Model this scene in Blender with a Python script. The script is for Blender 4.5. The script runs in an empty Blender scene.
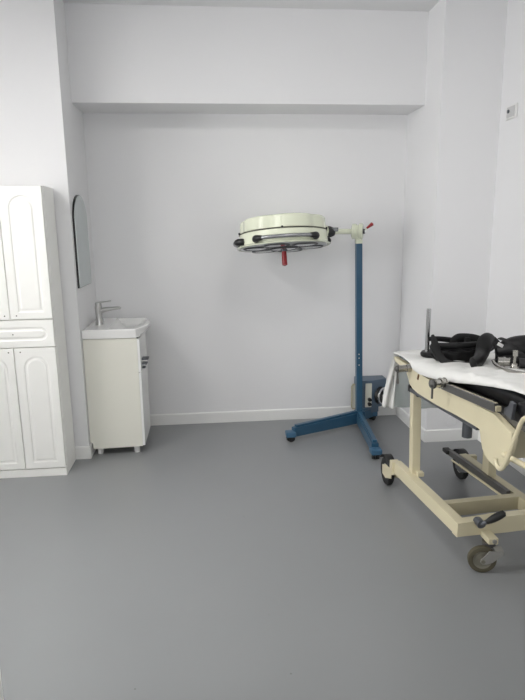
import bpy, bmesh, math, random
from mathutils import Vector, Matrix, Quaternion
random.seed(7)
scene = bpy.context.scene
COL = scene.collection
V = Vector
PI = math.pi

# ------------------------------------------------------------------ materials
def mat(name, col, rough=0.5, metal=0.0, vary=0.03, vscale=6.0, bump=0.0, bscale=60.0, coat=0.0, spec=0.5, sheen=0.0):
    m = bpy.data.materials.new(name)
    m.use_nodes = True
    nt = m.node_tree
    b = nt.nodes['Principled BSDF']
    b.inputs['Roughness'].default_value = rough
    b.inputs['Metallic'].default_value = metal
    b.inputs['Specular IOR Level'].default_value = spec
    b.inputs['Coat Weight'].default_value = coat
    b.inputs['Sheen Weight'].default_value = sheen
    tc = nt.nodes.new('ShaderNodeTexCoord')
    nz = nt.nodes.new('ShaderNodeTexNoise')
    nz.inputs['Scale'].default_value = vscale
    nz.inputs['Detail'].default_value = 4
    nt.links.new(tc.outputs['Object'], nz.inputs['Vector'])
    mx = nt.nodes.new('ShaderNodeMix')
    mx.data_type = 'RGBA'
    c = V(col)
    lo = [max(0, x*(1-vary)) for x in c] + [1]
    hi = [min(1, x*(1+vary)) for x in c] + [1]
    mx.inputs[6].default_value = lo
    mx.inputs[7].default_value = hi
    nt.links.new(nz.outputs['Fac'], mx.inputs[0])
    nt.links.new(mx.outputs[2], b.inputs['Base Color'])
    if bump:
        n2 = nt.nodes.new('ShaderNodeTexNoise')
        n2.inputs['Scale'].default_value = bscale
        n2.inputs['Detail'].default_value = 3
        nt.links.new(tc.outputs['Object'], n2.inputs['Vector'])
        bp = nt.nodes.new('ShaderNodeBump')
        bp.inputs['Strength'].default_value = bump
        bp.inputs['Distance'].default_value = 0.004
        nt.links.new(n2.outputs['Fac'], bp.inputs['Height'])
        nt.links.new(bp.outputs['Normal'], b.inputs['Normal'])
    return m

def specks(m, scale, size, col):
    nt = m.node_tree; b = nt.nodes['Principled BSDF']
    src = b.inputs['Base Color'].links[0].from_socket
    tc = nt.nodes.new('ShaderNodeTexCoord'); v = nt.nodes.new('ShaderNodeTexVoronoi'); v.inputs['Scale'].default_value = scale
    nt.links.new(tc.outputs['Object'], v.inputs['Vector'])
    r = nt.nodes.new('ShaderNodeMapRange'); r.inputs['From Min'].default_value = size*.6; r.inputs['From Max'].default_value = size; r.inputs['To Min'].default_value = .55; r.inputs['To Max'].default_value = 0
    nt.links.new(v.outputs['Distance'], r.inputs['Value'])
    mx = nt.nodes.new('ShaderNodeMix'); mx.data_type = 'RGBA'; mx.inputs[7].default_value = (*col, 1)
    nt.links.new(r.outputs['Result'], mx.inputs[0]); nt.links.new(src, mx.inputs[6]); nt.links.new(mx.outputs[2], b.inputs['Base Color'])

def lin(r, g, b):
    def f(x):
        x /= 255
        return x/12.92 if x <= .04045 else ((x+.055)/1.055)**2.4
    return (f(r), f(g), f(b))

M = {}
M['wall'] = mat('wall_paint', lin(228, 228, 229), .55, vary=.012, vscale=1.5, bump=.05, bscale=90)
M['ceil'] = mat('ceiling_paint', lin(226, 226, 227), .7, vary=.01)
M['skirt'] = mat('skirting_paint', lin(232, 232, 230), .4, vary=.01)
M['floor'] = mat('floor_paint', lin(137, 139, 140), .33, vary=.03, vscale=2.2, bump=.04, bscale=14, spec=.45)
specks(M['floor'], 5.5, .024, lin(84, 84, 82))
M['cab'] = mat('white_foil', lin(240, 240, 236), .35, vary=.008)
M['cabdark'] = mat('dark_hole', lin(80, 78, 74), .6)
M['vanity'] = mat('cream_laminate', lin(230, 229, 218), .4, vary=.01)
M['vwhite'] = mat('white_gloss', lin(240, 240, 238), .2, vary=.008)
M['gap'] = mat('shadow_gap_board', lin(70, 68, 66), .7)
M['ceramic'] = mat('white_ceramic', lin(236, 236, 234), .08, vary=.006, coat=.5)
M['chrome'] = mat('chrome', lin(205, 206, 207), .12, 1.0, vary=.02)
M['nickel'] = mat('brushed_nickel', lin(192, 192, 190), .3, 1.0, vary=.04)
M['steel'] = mat('worn_steel', lin(178, 176, 170), .22, 1.0, vary=.12, vscale=25)
M['mirror'] = mat('mirror_glass', lin(206, 214, 213), .02, 1.0, vary=.0)
M['black'] = mat('black_edge', lin(24, 24, 25), .45)
M['blue'] = mat('blue_enamel', lin(46, 84, 110), .32, vary=.06, vscale=9, coat=.2)
M['bluecap'] = mat('blue_caster_cap', lin(60, 98, 126), .4, vary=.05)
M['bluegrey'] = mat('blue_grey_enamel', lin(84, 102, 120), .38, vary=.06)
M['lampcream'] = mat('cream_green_enamel', lin(224, 228, 206), .22, vary=.02, coat=.4)
M['seam'] = mat('dark_seam', lin(70, 68, 58), .6)
M['greyrail'] = mat('grey_tube', lin(150, 152, 154), .25, .6, vary=.04)
M['lens'] = mat('grey_lens', lin(142, 146, 148), .12, .35, vary=.05, coat=.6)
M['lensrim'] = mat('lens_rim', lin(58, 60, 62), .35)
M['under'] = mat('lamp_underside', lin(176, 179, 178), .3, .1)
M['red'] = mat('red_handle', lin(150, 26, 34), .35, vary=.08)
M['plate'] = mat('cream_plate', lin(222, 221, 208), .4, vary=.03)
M['cream'] = mat('cream_enamel', lin(214, 205, 174), .36, vary=.04, vscale=8, coat=.15)
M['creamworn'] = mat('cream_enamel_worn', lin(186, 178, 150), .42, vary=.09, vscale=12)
M['slate'] = mat('slate_metal', lin(98, 101, 106), .38, .5, vary=.08, vscale=14)
M['darksteel'] = mat('dark_steel', lin(92, 91, 89), .35, .35, vary=.1, vscale=18)
M['bluesteel'] = mat('blue_steel', lin(96, 99, 105), .4, .3, vary=.08)
M['rubber'] = mat('black_rubber', lin(30, 30, 30), .6, vary=.1)
M['greyrubber'] = mat('grey_rubber', lin(84, 79, 62), .65, vary=.1, vscale=20)
M['zinc'] = mat('zinc_plate', lin(150, 149, 144), .42, .25, vary=.1, vscale=15)
M['oldzinc'] = mat('dull_zinc', lin(122, 119, 106), .45, .2, vary=.1, vscale=20)
M['leather'] = mat('black_leather', lin(14, 14, 15), .45, vary=.15, vscale=12, bump=.2, bscale=140, spec=.28)
M['mattress'] = mat('black_vinyl', lin(19, 19, 22), .3, vary=.1, bump=.2, bscale=22)
M['strap'] = mat('black_webbing', lin(13, 13, 14), .7, vary=.1, bump=.3, bscale=300)
M['rust'] = mat('rusty_brown', lin(112, 84, 52), .6, vary=.15, vscale=30)
M['tag'] = mat('white_tag', lin(225, 225, 222), .6)
M['paper'] = mat('white_paper_sheet', lin(219, 219, 216), .7, vary=.01, bump=.35, bscale=16)
M['socket'] = mat('socket_plastic', lin(226, 226, 224), .35, vary=.01)
M['socketgrey'] = mat('grey_socket_insert', lin(196, 196, 196), .35, vary=.01)
M['doorpaint'] = mat('door_paint', lin(232, 232, 228), .4, vary=.01)

# thin translucent sheet hanging off the table
m = bpy.data.materials.new('translucent_plastic'); m.use_nodes = True
nt = m.node_tree; nt.nodes.clear()
out = nt.nodes.new('ShaderNodeOutputMaterial')
pr_ = nt.nodes.new('ShaderNodeBsdfPrincipled'); pr_.inputs['Base Color'].default_value = (*lin(152, 162, 158), 1); pr_.inputs['Roughness'].default_value = .35
tr_ = nt.nodes.new('ShaderNodeBsdfTransparent'); tr_.inputs['Color'].default_value = (.90, .93, .92, 1)
nz = nt.nodes.new('ShaderNodeTexNoise'); nz.inputs['Scale'].default_value = 9
mr = nt.nodes.new('ShaderNodeMapRange'); mr.inputs['To Min'].default_value = .42; mr.inputs['To Max'].default_value = .68
ms = nt.nodes.new('ShaderNodeMixShader')
tc = nt.nodes.new('ShaderNodeTexCoord')
nt.links.new(tc.outputs['Object'], nz.inputs['Vector'])
nt.links.new(nz.outputs['Fac'], mr.inputs['Value']); nt.links.new(mr.outputs['Result'], ms.inputs['Fac'])
nt.links.new(tr_.outputs[0], ms.inputs[1]); nt.links.new(pr_.outputs[0], ms.inputs[2]); nt.links.new(ms.outputs[0], out.inputs[0])
M['film'] = m
m = bpy.data.materials.new('window_glass'); m.use_nodes = True
nt = m.node_tree; nt.nodes.clear()
out = nt.nodes.new('ShaderNodeOutputMaterial')
tr_ = nt.nodes.new('ShaderNodeBsdfTransparent'); gl_ = nt.nodes.new('ShaderNodeBsdfGlossy'); gl_.inputs['Roughness'].default_value = .02
fr_ = nt.nodes.new('ShaderNodeFresnel'); ms = nt.nodes.new('ShaderNodeMixShader')
nt.links.new(fr_.outputs[0], ms.inputs[0]); nt.links.new(tr_.outputs[0], ms.inputs[1]); nt.links.new(gl_.outputs[0], ms.inputs[2]); nt.links.new(ms.outputs[0], out.inputs[0])
M['glass'] = m
def emit(name, col, s):
    m = bpy.data.materials.new(name); m.use_nodes = True
    b = m.node_tree.nodes['Principled BSDF']
    b.inputs['Emission Color'].default_value = (*col, 1); b.inputs['Emission Strength'].default_value = s
    b.inputs['Base Color'].default_value = (.9, .9, .9, 1)
    return m

# ------------------------------------------------------------------ mesh building
class MB:
    def __init__(self): self.bm = bmesh.new()
    def _bev(self, verts, bev, seg=2):
        if bev <= 0: return
        vs = set(verts)
        es = [e for e in self.bm.edges if e.verts[0] in vs and e.verts[1] in vs]
        bmesh.ops.bevel(self.bm, geom=es, offset=bev, segments=seg, affect='EDGES', profile=.5, clamp_overlap=True)
    def box(self, a, b, bev=.003, mtx=None, seg=2):
        a, b = V(a), V(b)
        r = bmesh.ops.create_cube(self.bm, size=1)
        for v in r['verts']:
            v.co = V(((a[i]+b[i])/2 + v.co[i]*(b[i]-a[i])) for i in range(3))
            if mtx is not None: v.co = mtx @ v.co
        self._bev(r['verts'], bev, seg)
        return self
    def beam(self, p0, p1, w, h, bev=.003, up=(0, 0, 1), w1=None, h1=None):
        """a bar of rectangular section from p0 to p1"""
        p0, p1 = V(p0), V(p1); d = (p1-p0).normalized(); up = V(up)
        s = d.cross(up).normalized(); u = s.cross(d).normalized()
        w1 = w1 or w; h1 = h1 or h
        vs = []
        for p, ww, hh in ((p0, w, h), (p1, w1, h1)):
            for a, b in ((-1, -1), (1, -1), (1, 1), (-1, 1)):
                vs.append(self.bm.verts.new(p + s*a*ww/2 + u*b*hh/2))
        f = self.bm.faces.new
        f(vs[0:4]); f(vs[4:8][::-1])
        for i in range(4):
            j = (i+1) % 4
            f((vs[j], vs[i], vs[4+i], vs[4+j]))
        self._bev(vs, bev)
        return self
    def cyl(self, p0, p1, r0, r1=None, seg=24, bev=0.0):
        r1 = r0 if r1 is None else r1
        p0, p1 = V(p0), V(p1); d = (p1-p0)
        q = d.to_track_quat('Z', 'Y')
        res = bmesh.ops.create_cone(self.bm, cap_ends=True, segments=seg, radius1=r0, radius2=r1, depth=d.length)
        mt = Matrix.Translation((p0+p1)/2) @ q.to_matrix().to_4x4()
        for v in res['verts']: v.co = mt @ v.co
        if bev > 0:
            vs = set(res['verts'])
            es = [e for e in self.bm.edges if e.verts[0] in vs and e.verts[1] in vs and any(len(f.verts) > 4 for f in e.link_faces)]
            bmesh.ops.bevel(self.bm, geom=es, offset=bev, segments=2, affect='EDGES', profile=.5)
        return self
    def lathe(self, prof, origin, axis=(0, 0, 1), seg=40, rfun=None, closed=False):
        """prof: list of (r, z) along axis"""
        q = V(axis).to_track_quat('Z', 'Y') if V(axis) != V((0, 0, 1)) else Quaternion()
        o = V(origin); rings = []
        for r, z in prof:
            ring = []
            for i in range(seg):
                a = 2*PI*i/seg
                rr = r*(rfun(a) if rfun else 1)
                ring.append(self.bm.verts.new(o + q @ V((rr*math.cos(a), rr*math.sin(a), z))))
            rings.append(ring)
        for a, b in list(zip(rings[:-1], rings[1:])) + ([(rings[-1], rings[0])] if closed else []):
            for i in range(seg):
                j = (i+1) % seg
                self.bm.faces.new((a[i], a[j], b[j], b[i]))
        if closed: return self
        if prof[0][0] > 1e-6: self.bm.faces.new(rings[0][::-1])
        if prof[-1][0] > 1e-6: self.bm.faces.new(rings[-1])
        return self
    def tube(self, pts, rx, ry=None, seg=12, closed=False, up=(0, 0, 1), smooth=0):
        """sweep of an ellipse: rx along the side, ry along up; rx/ry may be lists"""
        pts = [V(p) for p in pts]
        n0 = len(pts)
        rxs = list(rx) if isinstance(rx, (list, tuple)) else [rx]*n0
        rys = list(ry) if isinstance(ry, (list, tuple)) else ([ry]*n0 if ry is not None else rxs)
        for _ in range(smooth):
            np_, nx, ny = [], [], []
            rng = range(n0) if closed else range(n0-1)
            if not closed: np_.append(pts[0]); nx.append(rxs[0]); ny.append(rys[0])
            for i in rng:
                j = (i+1) % n0
                for t in (.25, .75):
                    np_.append(pts[i].lerp(pts[j], t)); nx.append(rxs[i]*(1-t)+rxs[j]*t); ny.append(rys[i]*(1-t)+rys[j]*t)
            if not closed: np_.append(pts[-1]); nx.append(rxs[-1]); ny.append(rys[-1])
            pts, rxs, rys = np_, nx, ny; n0 = len(pts)
        rings = []; up = V(up); lasts = None
        for i, p in enumerate(pts):
            if closed: d = pts[(i+1) % n0]-pts[i-1]
            else: d = pts[min(i+1, n0-1)]-pts[max(i-1, 0)]
            d.normalize()
            s = d.cross(up)
            if s.length < .05: s = lasts.copy() if lasts else d.orthogonal()
            s.normalize()
            if lasts and s.dot(lasts) < 0: s = -s
            s = (s - d*s.dot(d)).normalized(); lasts = s
            u = s.cross(d).normalized()
            rings.append([self.bm.verts.new(p + s*rxs[i]*math.cos(2*PI*k/seg) + u*rys[i]*math.sin(2*PI*k/seg)) for k in range(seg)])
        pairs = list(zip(rings[:-1], rings[1:])) + ([(rings[-1], rings[0])] if closed else [])
        for a, b in pairs:
            for k in range(seg):
                l = (k+1) % seg
                self.bm.faces.new((a[k], a[l], b[l], b[k]))
        if not closed:
            for ring, i, sgn in ((rings[0], 0, -1), (rings[-1], n0-1, 1)):
                d = (pts[min(i+1, n0-1)]-pts[max(i-1, 0)]).normalized()*sgn
                c = self.bm.verts.new(pts[i]+d*min(rxs[i], rys[i])*.45)
                for k in range(seg):
                    l = (k+1) % seg
                    f = (ring[k], ring[l], c)
                    self.bm.faces.new(f if sgn > 0 else f[::-1])
        return self
    def prism(self, poly, vec, bev=.002, seg=2):
        vec = V(vec); a = [self.bm.verts.new(V(p)) for p in poly]; b = [self.bm.verts.new(V(p)+vec) for p in poly]
        f0 = self.bm.faces.new(a); f1 = self.bm.faces.new(b[::-1])
        n = len(a)
        for i in range(n):
            j = (i+1) % n
            self.bm.faces.new((a[j], a[i], b[i], b[j]))
        if bev > 0:
            es = list(f0.edges)+list(f1.edges)
            bmesh.ops.bevel(self.bm, geom=es, offset=bev, segments=seg, affect='EDGES', profile=.5)
        return self
    def sphere(self, c, r, sc=(1, 1, 1), seg=18):
        res = bmesh.ops.create_uvsphere(self.bm, u_segments=seg, v_segments=seg//2, radius=r)
        for v in res['verts']: v.co = V(c) + V((v.co.x*sc[0], v.co.y*sc[1], v.co.z*sc[2]))
        return self
    def grid(self, fn, nu, nv):
        vs = [[self.bm.verts.new(V(fn(i/nu, j/nv))) for j in range(nv+1)] for i in range(nu+1)]
        for i in range(nu):
            for j in range(nv):
                self.bm.faces.new((vs[i][j], vs[i+1][j], vs[i+1][j+1], vs[i][j+1]))
        return self
    def loops(self, rings, cap0=False, cap1=False):
        R = [[self.bm.verts.new(V(p)) for p in r] for r in rings]
        n = len(R[0])
        for a, b in zip(R[:-1], R[1:]):
            for i in range(n):
                j = (i+1) % n
                self.bm.faces.new((a[i], a[j], b[j], b[i]))
        if cap0: self.bm.faces.new(R[0][::-1])
        if cap1: self.bm.faces.new(R[-1])
        return self
    def xform(self, mtx):
        for v in self.bm.verts: v.co = mtx @ v.co
        return self
    def build(self, name, material, parent=None, loc=None, smooth=35):
        bm = self.bm
        bmesh.ops.recalc_face_normals(bm, faces=bm.faces[:])
        off = V((0, 0, 0))
        if parent is not None: off = root_loc(parent)
        elif loc is not None: off = V(loc)
        for v in bm.verts: v.co -= off
        me = bpy.data.meshes.new(name)
        bm.to_mesh(me); bm.free()
        me.materials.append(material)
        if smooth:
            me.polygons.foreach_set('use_smooth', [True]*len(me.polygons))
            me.set_sharp_from_angle(angle=math.radians(smooth))
        o = bpy.data.objects.new(name, me)
        COL.objects.link(o)
        if smooth and smooth < 50:
            wn = o.modifiers.new('weighted_normals', 'WEIGHTED_NORMAL'); wn.keep_sharp = True; wn.weight = 80
        if parent is not None: o.parent = parent
        elif loc is not None: o.location = loc
        return o

def root_loc(o):
    t = V((0, 0, 0))
    while o is not None:
        t += o.location; o = o.parent
    return t
def tag(o, label, cat, group=None):
    o['label'] = label; o['category'] = cat
    if group: o['group'] = group
    return o
def thing(name, loc, label, cat, group=None):
    o = bpy.data.objects.new(name, None); COL.objects.link(o)
    o.empty_display_size = .05
    o.location = loc
    return tag(o, label, cat, group)
def struct(o):
    o['kind'] = 'structure'
    return o

# ------------------------------------------------------------------ the room
YB, YP, YS, ZS = 4.376, 3.75, 4.035, 2.315      # nook back, pier fronts, beam front, beam underside
XL, XR, XW = -.8285, 1.5155, 1.91               # nook sides, right-hand wall
ZC, X0, Y0 = 2.894, -2.6, -1.6                  # ceiling, left wall, wall behind the camera
T = .15
struct(MB().box((X0-T, Y0-T, -.1), (XW+T, YB+T, 0), 0).build('floor', M['floor'], loc=(0, 0, 0)))
struct(MB().box((X0-T, Y0-T, ZC), (XW+T, YB+T, ZC+.12), 0).build('ceiling', M['ceil'], loc=(0, 0, ZC)))
struct(MB().box((XL-.1, YB, 0), (XR+.1, YB+T, ZC), 0).build('wall_back', M['wall'], loc=(0, YB, 0)))
struct(MB().box((X0-T, YP, 0), (XL, YB+T, ZC), 0).build('wall_back_left', M['wall'], loc=(XL, YP, 0)))
struct(MB().box((XR, YP, 0), (XW+T, YB+T, ZC), 0).build('wall_back_right', M['wall'], loc=(XR, YP, 0)))
struct(MB().box((XL, YS, ZS), (XR, YB, ZC), 0).build('trim_1', M['wall'], loc=(0, YS, ZS)))
struct(MB().box((XW, Y0, 0), (XW+T, YP, ZC), 0).build('wall_right', M['wall'], loc=(XW, 0, 0)))
# left wall with a window opening
WY0, WY1, WZ0, WZ1 = 1.35, 2.55, 1.0, 2.25
w = MB()
w.box((X0-T, Y0, 0), (X0, YP, WZ0), 0); w.box((X0-T, Y0, WZ1), (X0, YP, ZC), 0)
w.box((X0-T, Y0, WZ0), (X0, WY0, WZ1), 0); w.box((X0-T, WY1, WZ0), (X0, YP, WZ1), 0)
struct(w.build('wall_left', M['wall'], loc=(X0, 0, 0)))
# wall behind the camera with a wide window
BX0, BX1, BZ0, BZ1 = -2.2, 1.5, .7, 2.3
w = MB()
w.box((X0-T, Y0-T, 0), (XW+T, Y0, BZ0), 0); w.box((X0-T, Y0-T, BZ1), (XW+T, Y0, ZC), 0)
w.box((X0-T, Y0-T, BZ0), (BX0, Y0, BZ1), 0); w.box((BX1, Y0-T, BZ0), (XW+T, Y0, BZ1), 0)
struct(w.build('wall_front', M['wall'], loc=(0, Y0, 0)))
# partition stub that carries the open door
struct(MB().box((X0, .62, 0), (-.80, .74, ZC), 0).build('wall_partition', M['wall'], loc=(-.8, .62, 0)))

def window(n, a, b, axis):
    """frame in the opening from a to b; axis 0: wall plane is x, 1: wall plane is y"""
    a, b = V(a), V(b)
    root = bpy.data.objects.new('window_%d' % n, None); COL.objects.link(root); root.location = (a+b)/2; struct(root)
    f = MB(); s = 1-axis; t = .05
    def bx(u0, u1, z0, z1):
        p, q = a.copy(), b.copy(); p[s] = u0; q[s] = u1; p[2] = z0; q[2] = z1
        f.box(p, q, .003)
    bx(a[s], b[s], a[2], a[2]+t); bx(a[s], b[s], b[2]-t, b[2])
    mid = (a[s]+b[s])/2
    for u in (a[s], mid-t/2, b[s]-t): bx(u, u+t, a[2]+t, b[2]-t)
    f.build('window_frame', M['skirt'], root)
    for u0, u1 in ((a[s]+t, mid-t/2), (mid+t/2, b[s]-t)):
        g = MB(); p, q = a.copy(), b.copy(); c = (a[axis]+b[axis])/2
        p[axis] = c-.003; q[axis] = c+.003; p[s] = u0; q[s] = u1; p[2] = a[2]+t; q[2] = b[2]-t
        g.box(p, q, 0); g.build('pane', M['glass'], root)
window(1, (X0-.10, WY0, WZ0), (X0-.05, WY1, WZ1), 0)
window(2, (BX0, Y0-.10, BZ0), (BX1, Y0-.05, BZ1), 1)

# skirting boards with an eased top edge
BH, BT = .088, .012
def board(name, p0, p1, nrm):
    p0, p1, nrm = V(p0), V(p1), V(nrm)
    prof = [(0, 0), (BT, 0), (BT, BH-.010), (BT-.004, BH-.003), (0.002, BH), (0, BH)]
    struct(MB().prism([p0+nrm*a+V((0, 0, z)) for a, z in prof], p1-p0, 0).build(name, M['skirt'], loc=p0))
board('baseboard_back', (XL, YB, 0), (XR, YB, 0), (0, -1, 0))
board('baseboard_nook_left', (XL, YP-BT, 0), (XL, YB-BT, 0), (1, 0, 0))
board('baseboard_nook_right', (XR, YP-BT, 0), (XR, YB-BT, 0), (-1, 0, 0))
board('baseboard_back_left', (X0, YP, 0), (XL, YP, 0), (0, -1, 0))
board('baseboard_back_right', (XR, YP, 0), (XW, YP, 0), (0, -1, 0))
board('baseboard_right', (XW, Y0, 0), (XW, YP-BT, 0), (-1, 0, 0))
board('baseboard_left', (X0, .74, 0), (X0, YP-BT, 0), (1, 0, 0))

# open door leaf by the camera: only its free edge enters the picture
d = bpy.data.objects.new('door_1', None); COL.objects.link(d); d.location = (-.70, 1.62, 0); struct(d)
MB().box((-.721, .75, .008), (-.681, 1.62, 2.03), .002).build('door_leaf', M['doorpaint'], d)
h = MB(); h.cyl((-.681, 1.55, 1.02), (-.672, 1.55, 1.02), .026, seg=24, bev=.002); h.cyl((-.672, 1.55, 1.02), (-.632, 1.55, 1.02), .009); h.tube([(-.634, 1.555, 1.02), (-.632, 1.50, 1.02), (-.634, 1.43, 1.018)], .009, seg=10)
h.build('door_handle', M['nickel'], d)

# socket on the right wall
t = thing('wall_socket', (XW, 3.60, 2.15), 'small white socket with a dark hole high on the right wall', 'socket')
MB().box((XW-.010, 3.535, 2.150), (XW, 3.660, 2.232), .003).build('face_plate', M['socket'], t)
MB().box((XW-.014, 3.552, 2.160), (XW-.009, 3.643, 2.222), .002).build('insert', M['socketgrey'], t)
MB().cyl((XW-.020, 3.618, 2.196), (XW-.012, 3.618, 2.196), .011, seg=16).build('connector', M['slate'], t)
t = MB().cyl((1.702, YP-.006, .150), (1.702, YP, .150), .036, seg=32, bev=.003).build('blank_cover', M['wall'], loc=(1.702, YP, .150))
tag(t, 'round white blank cover low on the right pier just above the skirting', 'wall cover')

# ------------------------------------------------------------------ tall white cabinet
CX0, CX1, CY0, CY1, CH = -1.409, -.917, 3.48, 3.736, 1.763
cab = thing('storage_cabinet', ((CX0+CX1)/2, (CY0+CY1)/2, 0), 'tall white storage cabinet with arched routed doors against the left pier', 'cabinet')
FY = CY0+.032        # carcase front, the doors sit on it
MB().box((CX0, FY, .05), (CX1, CY1, CH), .002).build('body', M['cab'], cab)
MB().box((CX0, CY0+.004, 0), (CX1, CY1, .05), .002).build('plinth', M['cab'], cab)
def arch(x0, x1, z0, z1, n=14):
    r = (x1-x0)/2; cx = (x0+x1)/2
    return [(x0, z0), (x1, z0)] + [(cx+r*math.cos(PI*k/n), z1-r+r*math.sin(PI*k/n)) for k in range(n+1)]
def stadium(x0, x1, z0, z1, n=12):
    r = (z1-z0)/2; c = (z0+z1)/2
    return [(x1-r+r*math.cos(-PI/2+PI*k/n), c+r*math.sin(-PI/2+PI*k/n)) for k in range(n+1)] + [(x0+r+r*math.cos(PI/2+PI*k/n), c+r*math.sin(PI/2+PI*k/n)) for k in range(n+1)]
def routed(x0, x1, z0, z1, shape):
    """front panel with a routed groove: four nested outlines pressed into its face"""
    m = MB(); bm = m.bm; y = CY0
    def loop(pts, yy): return [bm.verts.new((px, yy, pz)) for px, pz in pts]
    def edges(vs): return [bm.edges.new((vs[i], vs[(i+1) % len(vs)])) for i in range(len(vs))]
    e = .0025
    outer = loop([(x0+e, z0+e), (x1-e, z0+e), (x1-e, z1-e), (x0+e, z1-e)], y)
    side = loop([(x0, z0), (x1, z0), (x1, z1), (x0, z1)], y+e)
    back = loop([(x0, z0), (x1, z0), (x1, z1), (x0, z1)], y+.0315)
    A = loop(shape(0), y); B = loop(shape(.006), y+.004); Cc = loop(shape(.016), y+.004); D = loop(shape(.024), y)
    ed = edges(outer)+edges(A)
    bmesh.ops.triangle_fill(bm, use_beauty=True, use_dissolve=False, edges=ed)
    for P, Q in ((A, B), (B, Cc), (Cc, D), (outer, side), (side, back)):
        n = len(P)
        for i in range(n):
            j = (i+1) % n
            bm.faces.new((P[i], P[j], Q[j], Q[i]))
    bm.faces.new(D); bm.faces.new(back)
    return m
def door(x0, x1, z0, z1, hx, hz):
    o = routed(x0, x1, z0, z1, lambda q: arch(x0+.048+q, x1-.043-q, z0+.040+q, z1-.051-q)).build('door', M['cab'], cab, smooth=25)
    MB().cyl((hx, CY0-.0012, hz), (hx, CY0+.001, hz), .0042, seg=12).build('screw_hole', M['cabdark'], o)
XM = -1.163
door(XM+.002, CX1-.003, .998, CH-.003, XM+.038, 1.020)
door(CX0+.003, XM-.002, .998, CH-.003, XM-.030, 1.020)
door(XM+.002, CX1-.003, .056, .824, XM+.038, .800)
door(CX0+.003, XM-.002, .056, .824, XM-.030, .800)
o = routed(CX0+.003, CX1-.003, .829, .993, lambda q: stadium(CX0+.04+q, CX1-.04-q, .868+q, .950-q)).build('drawer', M['cab'], cab, smooth=25)
MB().cyl((XM+.006, CY0-.0012, .908), (XM+.006, CY0+.0035, .908), .004, seg=12).build('screw_hole', M['cabdark'], o)

# ------------------------------------------------------------------ washbasin cabinet, basin and tap
VX0, VX1, VY0, VY1 = XL+BT+.002, -.476, 3.79, 4.20
van = thing('vanity_cabinet', (-.65, 4.05, 0), 'narrow white vanity cabinet with cream side panel under the washbasin', 'cabinet')
def vside(y, name):
    xs = XL+.003
    MB().prism([(xs, y, .092), (xs+.018, y, .092), (xs+.018, y, .047), (VX1, y, .053), (VX1, y, .808), (xs, y, .808)], (0, .016, 0), .001).build(name, M['vanity'], van)
vside(VY0, 'side_panel'); vside(VY1-.016, 'side_panel')
MB().box((VX0+.01, VY0+.016, .07), (VX1-.002, VY1-.016, .085), .001).build('bottom_panel', M['vanity'], van)
MB().box((XL+.004, VY0+.016, .095), (XL+.014, VY1-.016, .80), .001).build('back_panel', M['vanity'], van)
MB().box((VX1-.014, VY0+.0165, .09), (VX1-.003, VY1-.0165, .80), .001).build('gap_shade_board', M['gap'], van)  # dark-coloured board added behind the fronts, stands in for shade in the gaps
for z0, z1, nm in ((.058, .570, 'door'), (.574, .803, 'drawer')):
    o = MB().box((VX1+.001, VY0+.002, z0), (VX1+.017, VY1-.002, z1), .002).build(nm, M['vwhite'], van)
    if nm == 'drawer':
        hd = MB()
        for k, (dz, ln) in enumerate(((.0, .046), (-.034, .036), (-.062, .022))):
            hd.box((VX1+.016, 3.86+k*.006, .648+dz-.005), (VX1+.016+ln, 3.935-k*.006, .648+dz+.005), .003)
        hd.build('handle', M['slate'], o)
for y in (VY0+.045, VY1-.045):
    for x in (VX0+.045, VX1-.045):
        MB().cyl((x, y, 0), (x, y, .071), .020, seg=16, bev=.002).build('leg', M['socket'], van)

bas = thing('washbasin', (-.63, 4.05, .81), 'white ceramic washbasin with bowed front on the vanity cabinet', 'washbasin')
def bow(off, xb, dz):
    """plan outline of the basin: straight back, bowed front"""
    pts = []
    ctrl = [(-.826, 3.785), (-.72, 3.784), (-.60, 3.783), (-.50, 3.784), (-.478, 3.79), (-.455, 3.84), (-.425, 3.93), (-.408, 4.05), (-.425, 4.17), (-.455, 4.262), (-.478, 4.308), (-.50, 4.314), (-.60, 4.315), (-.72, 4.315), (-.826, 4.314)]
    n = len(ctrl)
    c = V((-.62, 4.05))
    for i, (x, y) in enumerate(ctrl):
        nx = max(xb, min(x, 9)); v = V((nx, y))
        if off:
            d_ = v-c
            k = 1-off/max(.05, abs(d_.y) if abs(d_.y) > abs(d_.x) else abs(d_.x))
            v = c+V((d_.x*k, d_.y*k)); v.x = max(v.x, xb)
        pts.append((v.x, v.y, dz))
    return pts
m = MB()
def tuck(pts, amt, z):     # pull only the bow inwards
    return [(min(x, amt), y, z) for x, y, _ in pts]
def inner(off, z):
    pts = []
    for x, y, _ in bow(0, -.826, z):
        a = (x+.826)/(.826-.408)
        xx = -.665+off + a*(.665-.432-2*off)
        pts.append((xx, 4.05+(y-4.05)*(.243-off)/.266, z))
    return pts
rings = [tuck(bow(.02, -.815, 0), -.47, .812), tuck(bow(0, -.826, 0), -.458, .812), tuck(bow(0, -.826, 0), -.428, .828), bow(0, -.826, .848), bow(0, -.826, .866), bow(.004, -.823, .8705), inner(0, .8705), inner(.006, .865), inner(.028, .838), inner(.07, .820)]
m.loops(rings, cap0=True, cap1=True)
m.build('bowl', M['ceramic'], bas, smooth=40)
MB().cyl((-.585, 4.05, .8185), (-.585, 4.05, .8215), .022, seg=24, bev=.001).build('drain', M['chrome'], bas)
MB().cyl((-.6625, 4.05, .857), (-.657, 4.05, .855), .008, seg=14).build('overflow_ring', M['chrome'], bas)
fx, fy = -.752, 4.03
m = MB()
m.lathe([(.029, .870), (.029, .874), (.025, .885), (.0225, .93), (.023, .970), (.0245, .992), (.023, 1.0), (.0, 1.004)], (fx, fy, 0), seg=28)
o = m.build('faucet', M['nickel'], bas)
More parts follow.
